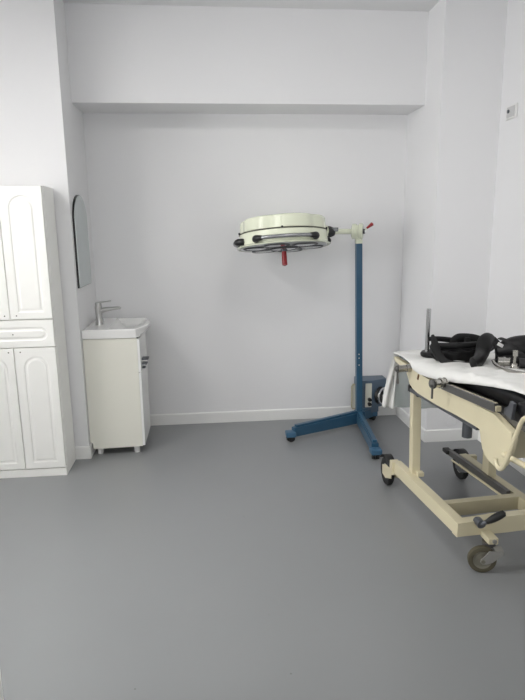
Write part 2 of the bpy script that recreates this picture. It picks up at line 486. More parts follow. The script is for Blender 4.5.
MB().tube([(fx+.005, fy, .962), (fx+.05, fy, .975), (fx+.105, fy, .980), (fx+.142, fy, .983), (fx+.150, fy, .977)], [.020, .019, .018, .017, .015], [.021, .016, .0125, .0105, .009], smooth=2).build('spout', M['nickel'], o)
m = MB(); m.cyl((fx, fy, 1.002), (fx, fy, 1.020), .0225, .021, seg=28, bev=.003)
m.tube([(fx-.012, fy, 1.018), (fx+.03, fy, 1.026), (fx+.088, fy, 1.032)], [.018, .014, .010], [.006, .005, .0035], smooth=1)
m.build('lever', M['nickel'], o)

# ------------------------------------------------------------------ arched mirror on the nook side
mir = thing('wall_mirror', (XL, 3.985, 1.145), 'frameless arched mirror with black edge on the wall above the washbasin', 'mirror')
def arch_yz(x, y0, y1, z0, z1, n=24):
    r = (y1-y0)/2; c = (y0+y1)/2
    return [(x, y0, z0), (x, y1, z0)] + [(x, c+r*math.cos(PI*k/n), z1-r*.86+r*.86*math.sin(PI*k/n)) for k in range(n+1)]
MB().prism(arch_yz(XL, 3.79, 4.180, 1.145, 1.738), (.012, 0, 0), .001).build('backing', M['black'], mir)
MB().prism(arch_yz(XL+.0125, 3.793, 4.177, 1.148, 1.735), (.003, 0, 0), .0008).build('glass', M['mirror'], mir)

# ------------------------------------------------------------------ mobile surgical lamp
PX, PY = 1.137, 4.15
lamp = thing('surgical_lamp', (PX, PY, 0), 'mobile surgical lamp with cream round head on a blue pole', 'surgical lamp')
TOP = V((1.106, PY, 1.392)); BOT = V((PX, PY, .03))
MB().beam(BOT, TOP, .046, .046, .004, up=(0, 1, 0)).build('pole', M['blue'], lamp)
for z in (.50, .555, .585):
    t_ = (z-.03)/1.395; p = BOT.lerp(TOP, t_)
    MB().cyl(p+V((-.004, -.0245, 0)), p+V((-.004, -.0225, 0)), .0045, seg=10).build('bolt', M['plate'], lamp)
def leg(p0, p1, w, h0, h1):
    p0, p1 = V(p0), V(p1)
    l = MB(); l.beam(p0, p1, w, h0, .004, h1=h1)
    # slightly narrower top flange
    d_ = (p1-p0).normalized()
    l.beam(p0+V((0, 0, h0/2+.008)), p1+V((0, 0, h1/2+.008))-d_*.02, w*.62, .018, .002)
    o = l.build('leg', M['blue'], lamp)
    e = p1 + d_*.022
    MB().box((e.x-.036, e.y-.036, .036), (e.x+.036, e.y+.036, .075), .008).build('caster_cap', M['bluecap'], o)
    c = MB(); s = d_.cross(V((0, 0, 1)))
    ax = V((s.x, s.y, 0)).normalized()
    for k in (-1, 1): c.cyl(V((e.x, e.y, .0235))+ax*(k*.014-.007), V((e.x, e.y, .0235))+ax*(k*.014+.007), .0235, seg=20, bev=.003)
    c.build('caster_wheel', M['rubber'], o)
leg((1.105, 4.125, .072), (.585, 3.898, .066), .048, .082, .066)
leg((1.133, 4.120, .072), (1.078, 3.515, .066), .048, .082, .066)
leg((1.160, 4.180, .072), (1.262, 4.262, .066), .048, .075, .066)
m = MB(); m.box((PX-.034, PY-.040, .028), (PX+.040, PY+.034, .122), .006)
m.build('hub', M['blue'], lamp)
MB().box((PX-.062, PY-.048, .072), (PX-.030, PY-.030, .112), .003).build('latch', M['zinc'], lamp)
# control box behind the pole
SB = Matrix.Translation(V((.040, .012, -.022)))
foot = [(1.105, 4.182), (1.215, 4.182), (1.335, 4.235), (1.335, 4.335), (1.105, 4.335)]
m = MB(); m.prism([(x, y, .145) for x, y in foot], (0, 0, .222), .004)
m.prism([(1.18, 4.20, .095), (1.28, 4.235, .095), (1.28, 4.32, .095), (1.18, 4.32, .095)], (0, 0, .052), .004)
cb = m.xform(SB).build('control_box', M['bluegrey'], lamp)
MB().box((1.155, 4.176, .155), (1.205, 4.184, .345), .002).xform(SB).build('front_plate', M['plate'], cb)
for z in (.182, .218):
    MB().cyl((1.187, 4.160, z), (1.187, 4.178, z), .0145, seg=18, bev=.003).xform(SB).build('fuse_knob', M['black'], cb)
m = MB(); 
m.tube([(1.100, 4.19, .145), (1.058, 4.19, .145), (1.050, 4.19, .16), (1.050, 4.19, .325), (1.058, 4.19, .34), (1.100, 4.19, .34)], .0055, seg=10)
m.xform(SB).build('guard_rail', M['creamworn'], cb)
MB().box((1.058, 4.196, .15), (1.112, 4.206, .335), .002).xform(SB).build('side_plate', M['plate'], cb)
n = V((.053, -.12, 0)).normalized(); n = V((.62, -.78, 0)).normalized(); rc = V((1.296, 4.205, .262))
q0 = V((1.278, 4.208, .240)); MB().cyl(q0, q0+n*.03, .068, .062, seg=32, bev=.004).xform(SB).build('cable_reel', M['black'], cb)
m = MB()
tq = n.to_track_quat('Z', 'Y')
m.tube([q0+n*.033+tq @ V((.062*math.cos(a), .062*math.sin(a), 0)) for a in [2*PI*k/32 for k in range(32)]], .008, seg=10, closed=True, up=n)
m.cyl(q0+n*.025, q0+n*.042, .020, .015, seg=20)
m.box(q0+n*.034-V((.004, .004, .055)), q0+n*.034+V((.004, .004, .055)), .002)
m.xform(SB).build('reel_rim', M['chrome'], cb)
# top joint: cream hub with a horizontal axis, lever and arm
MB().beam(TOP-V((0, 0, .002)), TOP+V((-.001, 0, .030)), .048, .048, .006, up=(0, 1, 0)).build('collar', M['lampcream'], lamp)
J = V((1.099, PY, 1.478))
HC = V((.530, 3.98, 1.462))                      # head centre
ad = V((J.x-HC.x, J.y-HC.y, 0)).normalized()
jx = V((.93, -.36, 0)).normalized()             # joint axis, turned a little to the room
m = MB(); m.lathe([(.040, -.046), (.054, -.040), (.054, -.012), (.047, -.008), (.047, .004), (.057, .008), (.057, .030), (.050, .036), (.0, .036)], J, jx, seg=36)
m.cyl(TOP+V((0, 0, .02)), J-V((0, 0, .02)), .024, .034, seg=24)
jt = m.build('joint', M['lampcream'], lamp)
m = MB(); m.cyl(J+jx*.034, J+jx*.050, .020, .017, seg=20, bev=.003); m.build('joint_bolt', M['lensrim'], jt)
MB().cyl(J+jx*.048, J+jx*.056, .010, .009, seg=6).build('nut', M['chrome'], jt)
lv = MB(); p0 = J+jx*.044+V((.0, 0, .008)); p1 = p0+V((.058, -.01, .044))
lv.cyl(p0, p0.lerp(p1, .35), .006, seg=10); lv.build('lever_stem', M['lampcream'], jt)
MB().tube([p0.lerp(p1, .3), p0.lerp(p1, .65), p1], [.007, .010, .014], seg=12).build('lever_grip', M['red'], jt)
HM = Matrix.Translation(HC) @ Matrix.Rotation(math.radians(-8.0), 4, 'X') @ Matrix.Rotation(math.radians(-2.0), 4, 'Y')
def hp(x, y, z): return HM @ V((x, y, z))
# arm from the joint to the head
side = ad
s_loc = HM.inverted().to_3x3() @ ad
th0 = math.atan2(s_loc.y, s_loc.x)
R = .300
A0 = hp(R*math.cos(th0)*1.06, R*math.sin(th0)*1.06, .018)
MB().tube([J-jx*.02-ad*.02, A0+ad*.05+V((0, 0, .002)), A0], .019, seg=16).build('arm', M['lampcream'], lamp)
m = MB(); m.cyl(A0-ad*.035, A0+ad*.012, .047, .044, seg=32, bev=.006); m.cyl(A0+ad*.012, A0+ad*.02, .036, seg=32)
yk = m.build('yoke_boss', M['lampcream'], lamp)
m = MB(); m.tube([A0+ad*.018, A0+ad*.045, A0+ad*.075], [.040, .040, .030], seg=20); m.build('clamp_knob', M['black'], yk)
MB().box(A0+ad*.055+V((-.002, -.03, .002)), A0+ad*.105+V((0, -.012, .03)), .004).build('clamp_tab', M['greyrail'], yk)
# head: lobed drum, dark seam, round skirt, flange, lenses underneath
def lobes(a): return 1.0-.060*abs(math.sin(3*(a+.35)))**8*1.0
m = MB()
m.lathe([(.291, .012), (.296, .020), (.292, .090), (.284, .099), (.262, .104), (.18, .112), (.06, .116), (0, .117)], (0, 0, 0), seg=120, rfun=lobes)
hd = m.xform(HM).build('lamp_housing', M['lampcream'], lamp, smooth=28)
m = MB(); m.lathe([(.297, .006), (.3035, .008), (.3035, .0135), (.297, .0155)], (0, 0, 0), seg=72, closed=True)
m.xform(HM).build('seam', M['seam'], hd)
m = MB(); m.lathe([(.292, -.082), (.318, -.084), (.322, -.079), (.318, -.075), (.303, -.069), (.302, -.02), (.299, .007), (.0, .007)], (0, 0, 0), seg=72)
m.xform(HM).build('skirt', M['lampcream'], hd)
m = MB(); m.lathe([(0, -.079), (.296, -.079), (.296, -.086), (.0, -.086)], (0, 0, 0), seg=72); m.xform(HM).build('underside', M['under'], hd)
for k in range(7):
    a = 2*PI*k/6+.15; cx, cy, r = (.195*math.cos(a), .195*math.sin(a), .086) if k < 6 else (0, 0, .098)
    zz = -.086 if k < 6 else -.092
    m = MB(); m.lathe([(r-.010, zz-.006), (r, zz-.006), (r, zz+.002), (r-.010, zz+.002)], (cx, cy, 0), seg=36)
    m.loops([[(cx+(r)*math.cos(t), cy+r*math.sin(t), zz-.004) for t in [2*PI*i/36 for i in range(36)]]])
    m2 = MB(); m2.lathe([(0, zz-.010), (r*.5, zz-.009), (r*.86, zz-.005), (r-.009, zz-.001), (r-.009, zz+.001), (0, zz+.001)], (cx, cy, 0), seg=36)
    m3 = MB(); m3.lathe([(r-.010, zz-.001), (r-.008, zz-.008), (r, zz-.008), (r+.003, zz+.001)], (cx, cy, 0), seg=36, closed=True)
    m.bm.free()
    ln = m2.xform(HM).build('lens', M['lens'], hd)
    m3.xform(HM).build('lens_rim', M['lensrim'], ln)
for ang in (-2.98, -1.72, -.45, .9, 2.2):
    c = hp(.306*math.cos(ang), .306*math.sin(ang), .014)
    MB().sphere(c, .008, seg=12).build('seam_knob', M['black'], hd)
# three bent grab rails with black end brackets
for a0, a1 in ((-2.25, -1.03), (-4.1, -2.86), (.2, 1.7)):
    n_ = 16
    pts = [hp(.335*math.cos(a0+(a1-a0)*k/n_), .335*math.sin(a0+(a1-a0)*k/n_), -.046) for k in range(n_+1)]
    o = MB().tube(pts, .0125, seg=12).build('grab_rail', M['greyrail'], hd)
    for a in (a0, a1):
        s_ = 1 if a == a1 else -1
        q1 = hp(.335*math.cos(a), .335*math.sin(a), -.046); q2 = hp(.300*math.cos(a+.10*s_), .300*math.sin(a+.10*s_), -.048)
        q0_ = hp(.335*math.cos(a-.13*s_), .335*math.sin(a-.13*s_), -.046)
        MB().tube([q0_, q1, q1.lerp(q2, .6), q2], [.0145, .022, .025, .021], seg=14, smooth=1).build('rail_bracket', M['black'], o)
m = MB(); m.tube([(0, 0, -.098), (0, 0, -.12), (0, 0, -.16), (0, 0, -.205)], [.0155, .0165, .018, .0185], seg=18, up=(0, 1, 0))
m.xform(HM).build('focus_handle', M['red'], lamp)
MB().lathe([(.024, -.112), (.024, -.09), (0, -.09)], (0, 0, 0), seg=20).xform(HM).build('handle_socket', M['slate'], lamp)

# ------------------------------------------------------------------ operating table
tb = thing('operating_table', (1.27, 2.60, 0), 'old cream wheeled operating table with black mattress at the right', 'operating table')
bf = MB(); bf.beam((1.106, 2.300, .1645), (1.046, 2.985, .1645), .046, .070, .004); fr = bf.build('base_rail', M['cream'], tb)
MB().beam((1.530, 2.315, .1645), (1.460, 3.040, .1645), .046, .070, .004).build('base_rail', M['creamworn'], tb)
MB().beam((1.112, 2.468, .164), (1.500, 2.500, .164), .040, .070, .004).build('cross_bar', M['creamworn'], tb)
MB().prism([(1.083, 2.262, .130), (1.212, 2.274, .130), (1.292, 2.281, .126), (1.640, 2.312, .126), (1.640, 2.312, .207), (1.262, 2.278, .207), (1.248, 2.277, .200), (1.083, 2.262, .200)], (-.004, .045, 0), .003).build('end_bar', M['cream'], tb)
# far wheels, big black discs held in cream forks
def wheel(x, y, material):
    r = .085
    m = MB(); m.lathe([(.045, -.013), (.078, -.017), (r, -.010), (r, .010), (.078, .017), (.045, .013)], (x, y, r), (1, 0, 0), seg=40, closed=True)
    w_ = m.build('wheel', M['rubber'], tb)
    MB().lathe([(0, -.019), (.014, -.019), (.018, -.013), (.046, -.012), (.046, .012), (.018, .013), (.014, .019), (0, .019)], (x, y, r), (1, 0, 0), seg=32).build('wheel_hub', M['zinc'], w_)
    f = MB()
    f.prism([(x-.026, y-.140, .150), (x-.026, y-.135, .095), (x-.026, y-.04, .058), (x-.026, y+.020, .062), (x-.026, y+.026, .116), (x-.026, y-.03, .140)], (.006, 0, 0), .002)
    f.prism([(x+.020, y-.140, .150), (x+.020, y-.135, .095), (x+.020, y-.04, .058), (x+.020, y+.020, .062), (x+.020, y+.026, .116), (x+.020, y-.03, .140)], (.006, 0, 0), .002)
    f.build('wheel_fork', material, w_)
    # mudguard over the top
    g = MB()
    def fn(u, v):
        a = math.radians(35+u*110); return (x-.024+.048*v, y+.095*math.cos(a), r+.095*math.sin(a))
    g.grid(fn, 16, 1)
    o = g.build('mudguard', M['rubber'], w_)
    s = o.modifiers.new('thickness', 'SOLIDIFY'); s.thickness = .003; s.offset = 1
wheel(1.034, 3.112, M['cream'])
wheel(1.498, 3.135, M['slate'])
MB().box((1.010, 2.965, .120), (1.058, 3.010, .1985), .004).build('axle_block', M['cream'], tb)
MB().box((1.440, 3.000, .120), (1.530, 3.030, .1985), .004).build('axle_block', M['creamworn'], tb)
# pedal bar along the inner side of the far rail
MB().beam((1.402, 3.085, .192), (1.462, 2.522, .192), .024, .034, .002).build('pedal_bar', M['darksteel'], tb)
MB().beam((1.384, 3.02, .172), (1.444, 2.522, .172), .006, .008, .001).build('pedal_link', M['cream'], tb)
MB().box((1.374, 3.070, .182), (1.414, 3.135, .206), .006).build('pedal', M['rubber'], tb)
# swivel caster under the end bar
cs = V((1.216, 2.224, .121))
m = MB(); m.cyl((cs.x, cs.y, .1125), (cs.x, cs.y, .121), .030, seg=24, bev=.004)
ca = m.build('caster', M['darksteel'], tb)
MB().box((1.202, 2.198, .1205), (1.246, 2.280, .150), .003).build('caster_bracket', M['cream'], tb)
MB().cyl((1.226, 2.190, .138), (1.226, 2.198, .138), .010, seg=6).build('bolt', M['zinc'], tb)
wc = V((1.170, 2.190, .062)); ax = V((-.20, -.98, 0)).normalized(); wx = V((.98, -.20, 0)).normalized()
m = MB()
for k in (-1, 1):
    pl = [(.084, .0505), (.084, .036), (.040, -.004), (.014, -.014), (-.004, -.013), (-.013, -.003), (-.010, .010), (.006, .024), (.022, .0505)]
    m.prism([wc+wx*a_+V((0, 0, b_))+ax*(k*.022-.002) for a_, b_ in pl], ax*.004, .0012)
m.box((.050, -.024, .045), (.086, .024, .0505), .002, mtx=Matrix.Translation(wc) @ Matrix.Rotation(math.atan2(wx.y, wx.x), 4, 'Z'))
m.build('caster_fork', M['zinc'], ca)
m = MB(); m.lathe([(.040, -.011), (.049, -.014), (.0605, -.011), (.062, 0), (.0605, .011), (.049, .014), (.040, .011)], wc, ax, seg=40, closed=True)
w_ = m.build('caster_tyre', M['greyrubber'], ca)
m = MB(); m.lathe([(0, -.026), (.009, -.026), (.010, -.012), (.026, -.008), (.030, -.008), (.032, -.005), (.036, -.005), (.038, -.0115), (.0415, -.0118), (.0415, .0118), (.031, .008), (.010, .012), (.009, .026), (0, .026)], wc, ax, seg=36)
m.build('caster_hub', M['oldzinc'], ca)
# brake lever
m = MB(); m.cyl((1.180, 2.235, .202), (1.180, 2.273, .202), .019, seg=20, bev=.003); m.tube([(1.180, 2.240, .202), (1.200, 2.234, .212), (1.218, 2.228, .224)], .010, seg=10)
bl = m.build('brake_lever', M['slate'], tb)
MB().tube([(1.200, 2.231, .214), (1.222, 2.226, .228), (1.248, 2.220, .247), (1.272, 2.215, .262)], [.010, .016, .018, .014], seg=14, smooth=1).build('lever_grip', M['rubber'], bl)
# posts
MB().beam((1.090, 2.825, .19), (1.086, 2.848, .645), .046, .050, .004, up=(0, 1, 0)).build('post', M['cream'], tb)
MB().box((1.086, 2.765, .195), (1.122, 2.800, .218), .004).build('post_foot', M['cream'], tb)
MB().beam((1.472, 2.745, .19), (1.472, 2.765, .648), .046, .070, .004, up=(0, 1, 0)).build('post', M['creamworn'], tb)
MB().box((1.076, 2.800, .628), (1.112, 2.850, .656), .004).build('post_clip', M['black'], tb)
# tilting frame
for x in (1.064, 1.496):
    MB().beam((x, 2.845, .660), (x, 2.080, .716), .032, .022, .002).build('tilt_bar', M['slate'], tb)
MB().box((1.046, 2.835, .648), (1.082, 2.862, .684), .003).build('end_cap', M['black'], tb)
MB().beam((1.066, 2.84, .655), (1.496, 2.84, .655), .034, .022, .003).build('tilt_cross_bar', M['slate'], tb)
MB().cyl((1.354, 2.785, .405), (1.354, 2.785, .66), .026, seg=24, bev=.003).build('gas_strut', M['slate'], tb)
# cream side plates
side_yz = [(3.070, .790), (2.838, .792), (2.640, .788), (2.503, .792), (2.246, .806), (2.066, .815), (1.932, .824), (1.893, .816), (1.802, .797), (1.795, .770), (1.808, .735), (1.826, .685), (1.846, .655), (1.868, .638), (1.904, .630), (1.945, .633), (1.978, .643), (2.000, .660), (2.016, .690), (2.026, .733), (2.075, .728), (2.234, .717), (2.445, .697), (2.690, .684), (2.760, .688), (2.815, .698), (2.842, .728), (2.848, .742), (2.862, .756), (3.040, .764), (3.072, .774)]
for x in (1.036, 1.505):
    MB().prism([(x, y, z) for y, z in side_yz], (.026, 0, 0), .004).build('side_plate', M['cream'], tb)
MB().beam((1.034, 2.694, .756), (1.034, 2.682, .782), .006, .012, .001, up=(0, 1, 0)).build('hinge_slot', M['rust'], tb)
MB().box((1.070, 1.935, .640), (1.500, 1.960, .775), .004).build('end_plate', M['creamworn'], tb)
# platform under the mattress (follows the slope of the side plates)
MB().prism([(1.064, 3.075, .765), (1.064, 1.20, .862), (1.064, 1.20, .838), (1.064, 3.075, .745)], (.440, 0, 0), .002).build('platform', M['darksteel'], tb)
# column and base under the head end
MB().prism([(1.16, 1.45, .126), (1.46, 1.45, .126), (1.46, 1.86, .126), (1.16, 1.86, .126)], (0, 0, .62), .02).build('column_cover', M['black'], tb) if False else None
# accessory rail on the near side
MB().beam((1.021, 2.450, .806), (1.021, 1.892, .859), .012, .032, .002).build('accessory_rail', M['darksteel'], tb)
MB().beam((1.032, 2.300, .833), (1.032, 1.905, .872), .008, .003, .001).build('rail_edge', M['creamworn'], tb)
for y in (2.40, 2.17, 1.94):
    z = .806+(2.45-y)*.095
    MB().box((1.026, y-.014, z-.012), (1.040, y+.014, z+.012), .002).build('rail_spacer', M['steel'], tb)
MB().box((1.020, 1.885, .846), (1.040, 1.897, .866), .002).build('rail_stop', M['creamworn'], tb)
m = MB(); m.prism([(1.056, 1.900, .832), (1.056, 1.846, .828), (1.056, 1.836, .890), (1.056, 1.862, .892), (1.056, 1.868, .868), (1.056, 1.900, .856)], (.014, 0, 0), .003)
m.build('hinge_bracket', M['bluesteel'], tb)
# bent flat handle bar and push rod outside the plate
m = MB(); m.tube([(1.060, 1.40, .880), (1.020, 1.41, .896), (1.004, 1.44, .904), (1.004, 1.60, .906), (1.004, 1.655, .902), (1.004, 1.684, .888), (1.004, 1.710, .835), (1.004, 1.742, .755), (1.004, 1.770, .692), (1.004, 1.790, .668), (1.004, 1.812, .662), (1.004, 1.828, .672), (1.004, 1.832, .690)], .0085, .0075, seg=12, smooth=2, up=(1, 0, 0))
m.build('handle_bar', M['cream'], tb)
MB().tube([(1.030, 1.828, .706), (1.040, 1.70, .715), (1.050, 1.45, .730)], .0105, seg=12).build('push_rod', M['cream'], tb)
# mattress in three cushions
def ztop(y):
    pts = [(3.20, .796), (3.00, .804), (2.80, .814), (2.60, .832), (2.30, .868), (2.05, .902), (1.80, .915), (1.0, .93)]
    if y >= pts[0][0]: return pts[0][1]
    for (a, za), (b, zb) in zip(pts[:-1], pts[1:]):
        if a >= y >= b:
            t = (a-y)/(a-b); t = t*t*(3-2*t)*.5+t*.5
            return za+(zb-za)*t
    return pts[-1][1]
def zbot(y): return .764+(3.13-y)*.0518
def cushion(y0, y1, x0, x1):
    m = MB(); n, k = 14, 20; rings = []
    for i in range(n+1):
        u = i/n; y = y0+(y1-y0)*u
        e = min(u, 1-u)*abs(y1-y0)
        sh = math.sqrt(max(0, 1-(max(0, .022-e)/.022)**2))
        a, b = zbot(y), ztop(y); mid = (a+b)/2; hh = max(.008, (b-a)/2)*(.55+.45*sh)
        ring = []
        for j in range(k):
            t = 2*PI*j/k; c_, s_ = math.cos(t), math.sin(t)
            ex = 2/7
            X = (abs(c_)**ex)*(1 if c_ >= 0 else -1); Z = (abs(s_)**ex)*(1 if s_ >= 0 else -1)
            w = (x1-x0)/2*(.985+.015*sh)
            ring.append(((x0+x1)/2+X*w, y, mid+Z*hh + (.004*math.sin(y*43+X*3) if Z > .5 else 0)))
        rings.append(ring)
    m.loops(rings, True, True)
    return m
for y0, y1 in ((3.085, 2.52), (2.505, 1.865), (1.845, 1.22)):
    cushion(y0, y1, 1.112 if y1 > 1.8 else 1.072, 1.525).build('mattress_cushion', M['mattress'], tb, smooth=60)

# ------------------------------------------------------------------ disposable sheet on the table
sh = thing('disposable_sheet', (1.3, 2.6, .80), 'crumpled white disposable sheet draped over the operating table', 'sheet')
near = [(3.11, 1.040, .804), (3.00, 1.034, .816), (2.90, 1.033, .820), (2.81, 1.033, .812), (2.75, 1.030, .790), (2.66, 1.030, .790), (2.576, 1.032, .798), (2.47, 1.036, .814), (2.316, 1.056, .838), (2.222, 1.082, .856), (2.055, 1.090, .890), (1.909, 1.096, .914), (1.80, 1.10, .922), (1.62, 1.11, .935)]
def near_at(y):
    if y >= near[0][0]: return near[0][1:]
    for a, b in zip(near[:-1], near[1:]):
        if a[0] >= y >= b[0]:
            t = (a[0]-y)/(a[0]-b[0]); return a[1]+(b[1]-a[1])*t, a[2]+(b[2]-a[2])*t
    return near[-1][1:]
def sheet_top(x, y):
    w = .0034*math.sin(x*31+y*17)+.0032*math.sin(x*13-y*41+1.3)+.0022*math.sin(y*67+x*9)
    return ztop(y)+.010+abs(w)*1.3
def fn(u, v):
    y = 3.11+(1.66-3.11)*u
    nx, nz = near_at(y)
    if v < .16:                       # hem lying over the near edge
        t = v/.16; x = nx+(1.128-nx)*t; zt = sheet_top(1.128, y)
        s = 1-(1-t)**4
        return (x, y, nz+(zt-nz)*s)
    if v > .92:
        t = (v-.92)/.08; return (1.535+.030*t, y, sheet_top(1.535, y)-.05*t*t-.01*t)
    t = (v-.16)/.76; x = 1.128+(1.535-1.128)*t
    return (x, y, sheet_top(x, y))
o = MB().grid(fn, 90, 44).build('top_sheet', M['paper'], sh, smooth=60)
s = o.modifiers.new('thickness', 'SOLIDIFY'); s.thickness = .0025; s.offset = 1
def fn(u, v):                        # folded corner hanging at the far end
    a = V((1.052, 3.112, .808)).lerp(V((1.020, 3.145, .475)), u**.9) + V((-.022*math.sin(u*PI*.6), 0, 0))
    wdt = .034+.036*u
    wob = .012*math.sin(v*9+u*3)*u
    return (a.x + wdt*v*(1.0) , a.y+wob, a.z - .018*v*u)
o = MB().grid(fn, 28, 14).build('hanging_fold', M['paper'], sh, smooth=60)
s = o.modifiers.new('thickness', 'SOLIDIFY'); s.thickness = .003; s.offset = 0
def fn(u, v):                        # single translucent layer hanging straight down
    x = 1.056+.45*u; zb_ = .474-.030*u
    z = .812+(zb_-.812)*v
    return (x, 3.108+.016*min(1, v*8)+.007*math.sin(u*23+v*2)*v+.005*math.sin(u*9+1)*v, z)
MB().grid(fn, 50, 16).build('hanging_flap', M['film'], sh, smooth=60)

# ------------------------------------------------------------------ things lying on the sheet
def ST(x, y): return ztop(y)+.0145
# chrome post on a black foot
x, y = 1.152, 2.885; z = ST(x, y)
t = thing('support_post', (x, y, z), 'upright chrome post on a black oval foot at the table end', 'post')
m = MB(); m.lathe([(0, 0), (.056, 0), (.066, .006), (.068, .018), (.060, .028), (.030, .032), (0, .033)], (x+.036, y, z), seg=36)
m.build('foot', M['leather'], t)
m = MB(); m.cyl((x, y, z+.030), (x, y, z+.256), .0120, seg=20, bev=.002); m.build('rod', M['chrome'], t)

# padded leg holder with loose straps
t = thing('leg_holder', (1.28, 2.75, ST(1.28, 2.75)), 'black padded leg holder with looped straps beside the chrome post', 'leg holder', None)
zb = ST(1.28, 2.75)
def trough(u, v):
    x = 1.150+.245*u; a = PI*(1.02+.96*v)
    r = .060+.012*math.sin(u*PI)
    return (x, 2.765+r*1.05*math.cos(a), zb+.070+r*math.sin(a)*.98+.004*math.sin(u*20))
o = MB().grid(trough, 30, 18).build('padded_shell', M['leather'], t, smooth=60)
s = o.modifiers.new('thickness', 'SOLIDIFY'); s.thickness = .018; s.offset = 1
m = MB(); m.tube([(1.118, 2.745, zb+.085), (1.20, 2.700, zb+.088), (1.29, 2.695, zb+.090), (1.40, 2.70, zb+.092)], [.013, .016, .017, .016], [.013, .015, .016, .015], smooth=1, seg=14)
m.build('padded_edge', M['leather'], t)
m = MB(); m.tube([(1.140, 2.835, zb+.100), (1.20, 2.84, zb+.098), (1.29, 2.84, zb+.084), (1.38, 2.84, zb+.085)], [.012, .014, .015, .014], smooth=1, seg=14)
m.build('padded_edge', M['leather'], t)
m = MB(); m.tube([(1.102, 2.70, zb+.146), (1.114, 2.695, zb+.105), (1.134, 2.685, zb+.040), (1.168, 2.668, zb+.008), (1.225, 2.655, zb+.004), (1.280, 2.65, zb+.006), (1.315, 2.665, zb+.010)], [.008, .020, .020, .016, .013, .011, .009], [.006]*7, smooth=2, seg=12, up=(0, 1, 0))
m.build('strap', M['strap'], t)
m = MB(); m.tube([(1.255, 2.785, zb+.070), (1.248, 2.785, zb+.096), (1.270, 2.785, zb+.116), (1.300, 2.785, zb+.118), (1.335, 2.78, zb+.114), (1.375, 2.775, zb+.102), (1.410, 2.755, zb+.080)], [.020, .020, .018, .016, .018, .022, .024], [.006]*7, smooth=2, seg=12, up=(0, 1, 0))
m.build('strap', M['strap'], t)
m = MB(); m.tube([(1.318, 2.775, zb+.070), (1.322, 2.775, zb+.112)], [.020, .016], [.005, .005], seg=12, up=(0, 1, 0)); m.build('strap_keeper', M['strap'], t)

# bent pad with the drooping end
t = thing('boot_pad', (1.34, 2.62, ST(1.34, 2.62)), 'black quilted pad bent over with one end drooping onto the sheet', 'pad')
zb = ST(1.34, 2.60)
m = MB(); m.tube([(1.412, 2.715, zb+.050), (1.392, 2.690, zb+.096), (1.360, 2.660, zb+.098), (1.338, 2.635, zb+.074), (1.312, 2.605, zb+.044), (1.262, 2.525, zb+.036), (1.205, 2.462, zb+.038)], [.034, .042, .042, .038, .034, .031, .028], [.020, .028, .030, .027, .024, .020, .016], smooth=2, seg=20, up=(0, -1, .3))
m.build('pad', M['leather'], t, smooth=60)
m = MB(); m.tube([(1.405, 2.69, zb+.106), (1.422, 2.655, zb+.080), (1.414, 2.625, zb+.040), (1.402, 2.605, zb+.012)], [.020, .021, .020, .018], [.005]*4, smooth=2, seg=12, up=(0, -1, .2))
m.build('strap', M['strap'], t)
MB().box((1.394, 2.588, zb+.014), (1.408, 2.594, zb+.030), .002).build('buckle', M['steel'], t)

# large padded leg holder on the right
t = thing('leg_holder', (1.50, 2.56, ST(1.5, 2.56)), 'large black padded leg holder with a white tag nearest the frame edge', 'leg holder')
zb = ST(1.5, 2.50)
m = MB(); m.tube([(1.382, 2.580, zb+.052), (1.420, 2.562, zb+.064), (1.450, 2.55, zb+.070), (1.510, 2.53, zb+.074), (1.570, 2.51, zb+.072), (1.625, 2.49, zb+.06)], [.030, .050, .062, .066, .062, .045], [.034, .052, .062, .066, .062, .045], smooth=2, seg=24)
m.build('padded_shell', M['leather'], t, smooth=60)
m = MB(); m.tube([(1.345, 2.512, zb+.016), (1.37, 2.505, zb+.026), (1.43, 2.475, zb+.032), (1.52, 2.45, zb+.034)], [.024, .034, .038, .032], [.014, .024, .028, .024], smooth=2, seg=18)
m.build('padded_edge', M['leather'], t, smooth=60)
m = MB(); m.tube([(1.400, 2.600, zb+.114), (1.407, 2.530, zb+.112), (1.420, 2.492, zb+.080), (1.442, 2.470, zb+.056), (1.460, 2.450, zb+.05)], [.014]*5, [.004]*5, smooth=2, seg=10, up=(0, -1, .6)); m.build('strap', M['strap'], t)
MB().box((1.356, 2.536, zb+.086), (1.386, 2.541, zb+.102), .001, mtx=Matrix.Translation(V((1.371, 2.538, zb+.094))) @ Matrix.Rotation(.5, 4, 'Y') @ Matrix.Translation(-V((1.371, 2.538, zb+.094)))).build('care_tag', M['tag'], t)

# chrome clamp with its bent rod lying on the sheet
t = thing('rod_clamp', (1.33, 2.36, ST(1.33, 2.36)), 'loose chrome clamp with tee knob and bent rod on the sheet', 'clamp')
zb = ST(1.33, 2.36)
m = MB(); m.tube([(1.305, 2.470, zb+.016), (1.290, 2.420, zb+.010), (1.282, 2.360, zb+.010), (1.284, 2.290, zb+.012), (1.310, 2.220, zb+.016), (1.36, 2.15, zb+.022)], .0085, smooth=2, seg=12); m.build('bent_rod', M['steel'], t)
m = MB(); m.cyl((1.302, 2.420, zb+.024), (1.346, 2.400, zb+.024), .019, seg=22, bev=.004); m.cyl((1.322, 2.411, zb+.024), (1.329, 2.408, zb+.024), .023, seg=22)
m.build('clamp_body', M['steel'], t)
m = MB(); m.cyl((1.338, 2.345, zb+.002), (1.338, 2.345, zb+.026), .018, .013, seg=20, bev=.003); m.cyl((1.338, 2.345, zb+.022), (1.338, 2.345, zb+.078), .0065, seg=14); m.cyl((1.338, 2.345, zb+.068), (1.338, 2.345, zb+.084), .0115, seg=18, bev=.003)
m.build('tee_knob', M['steel'], t)
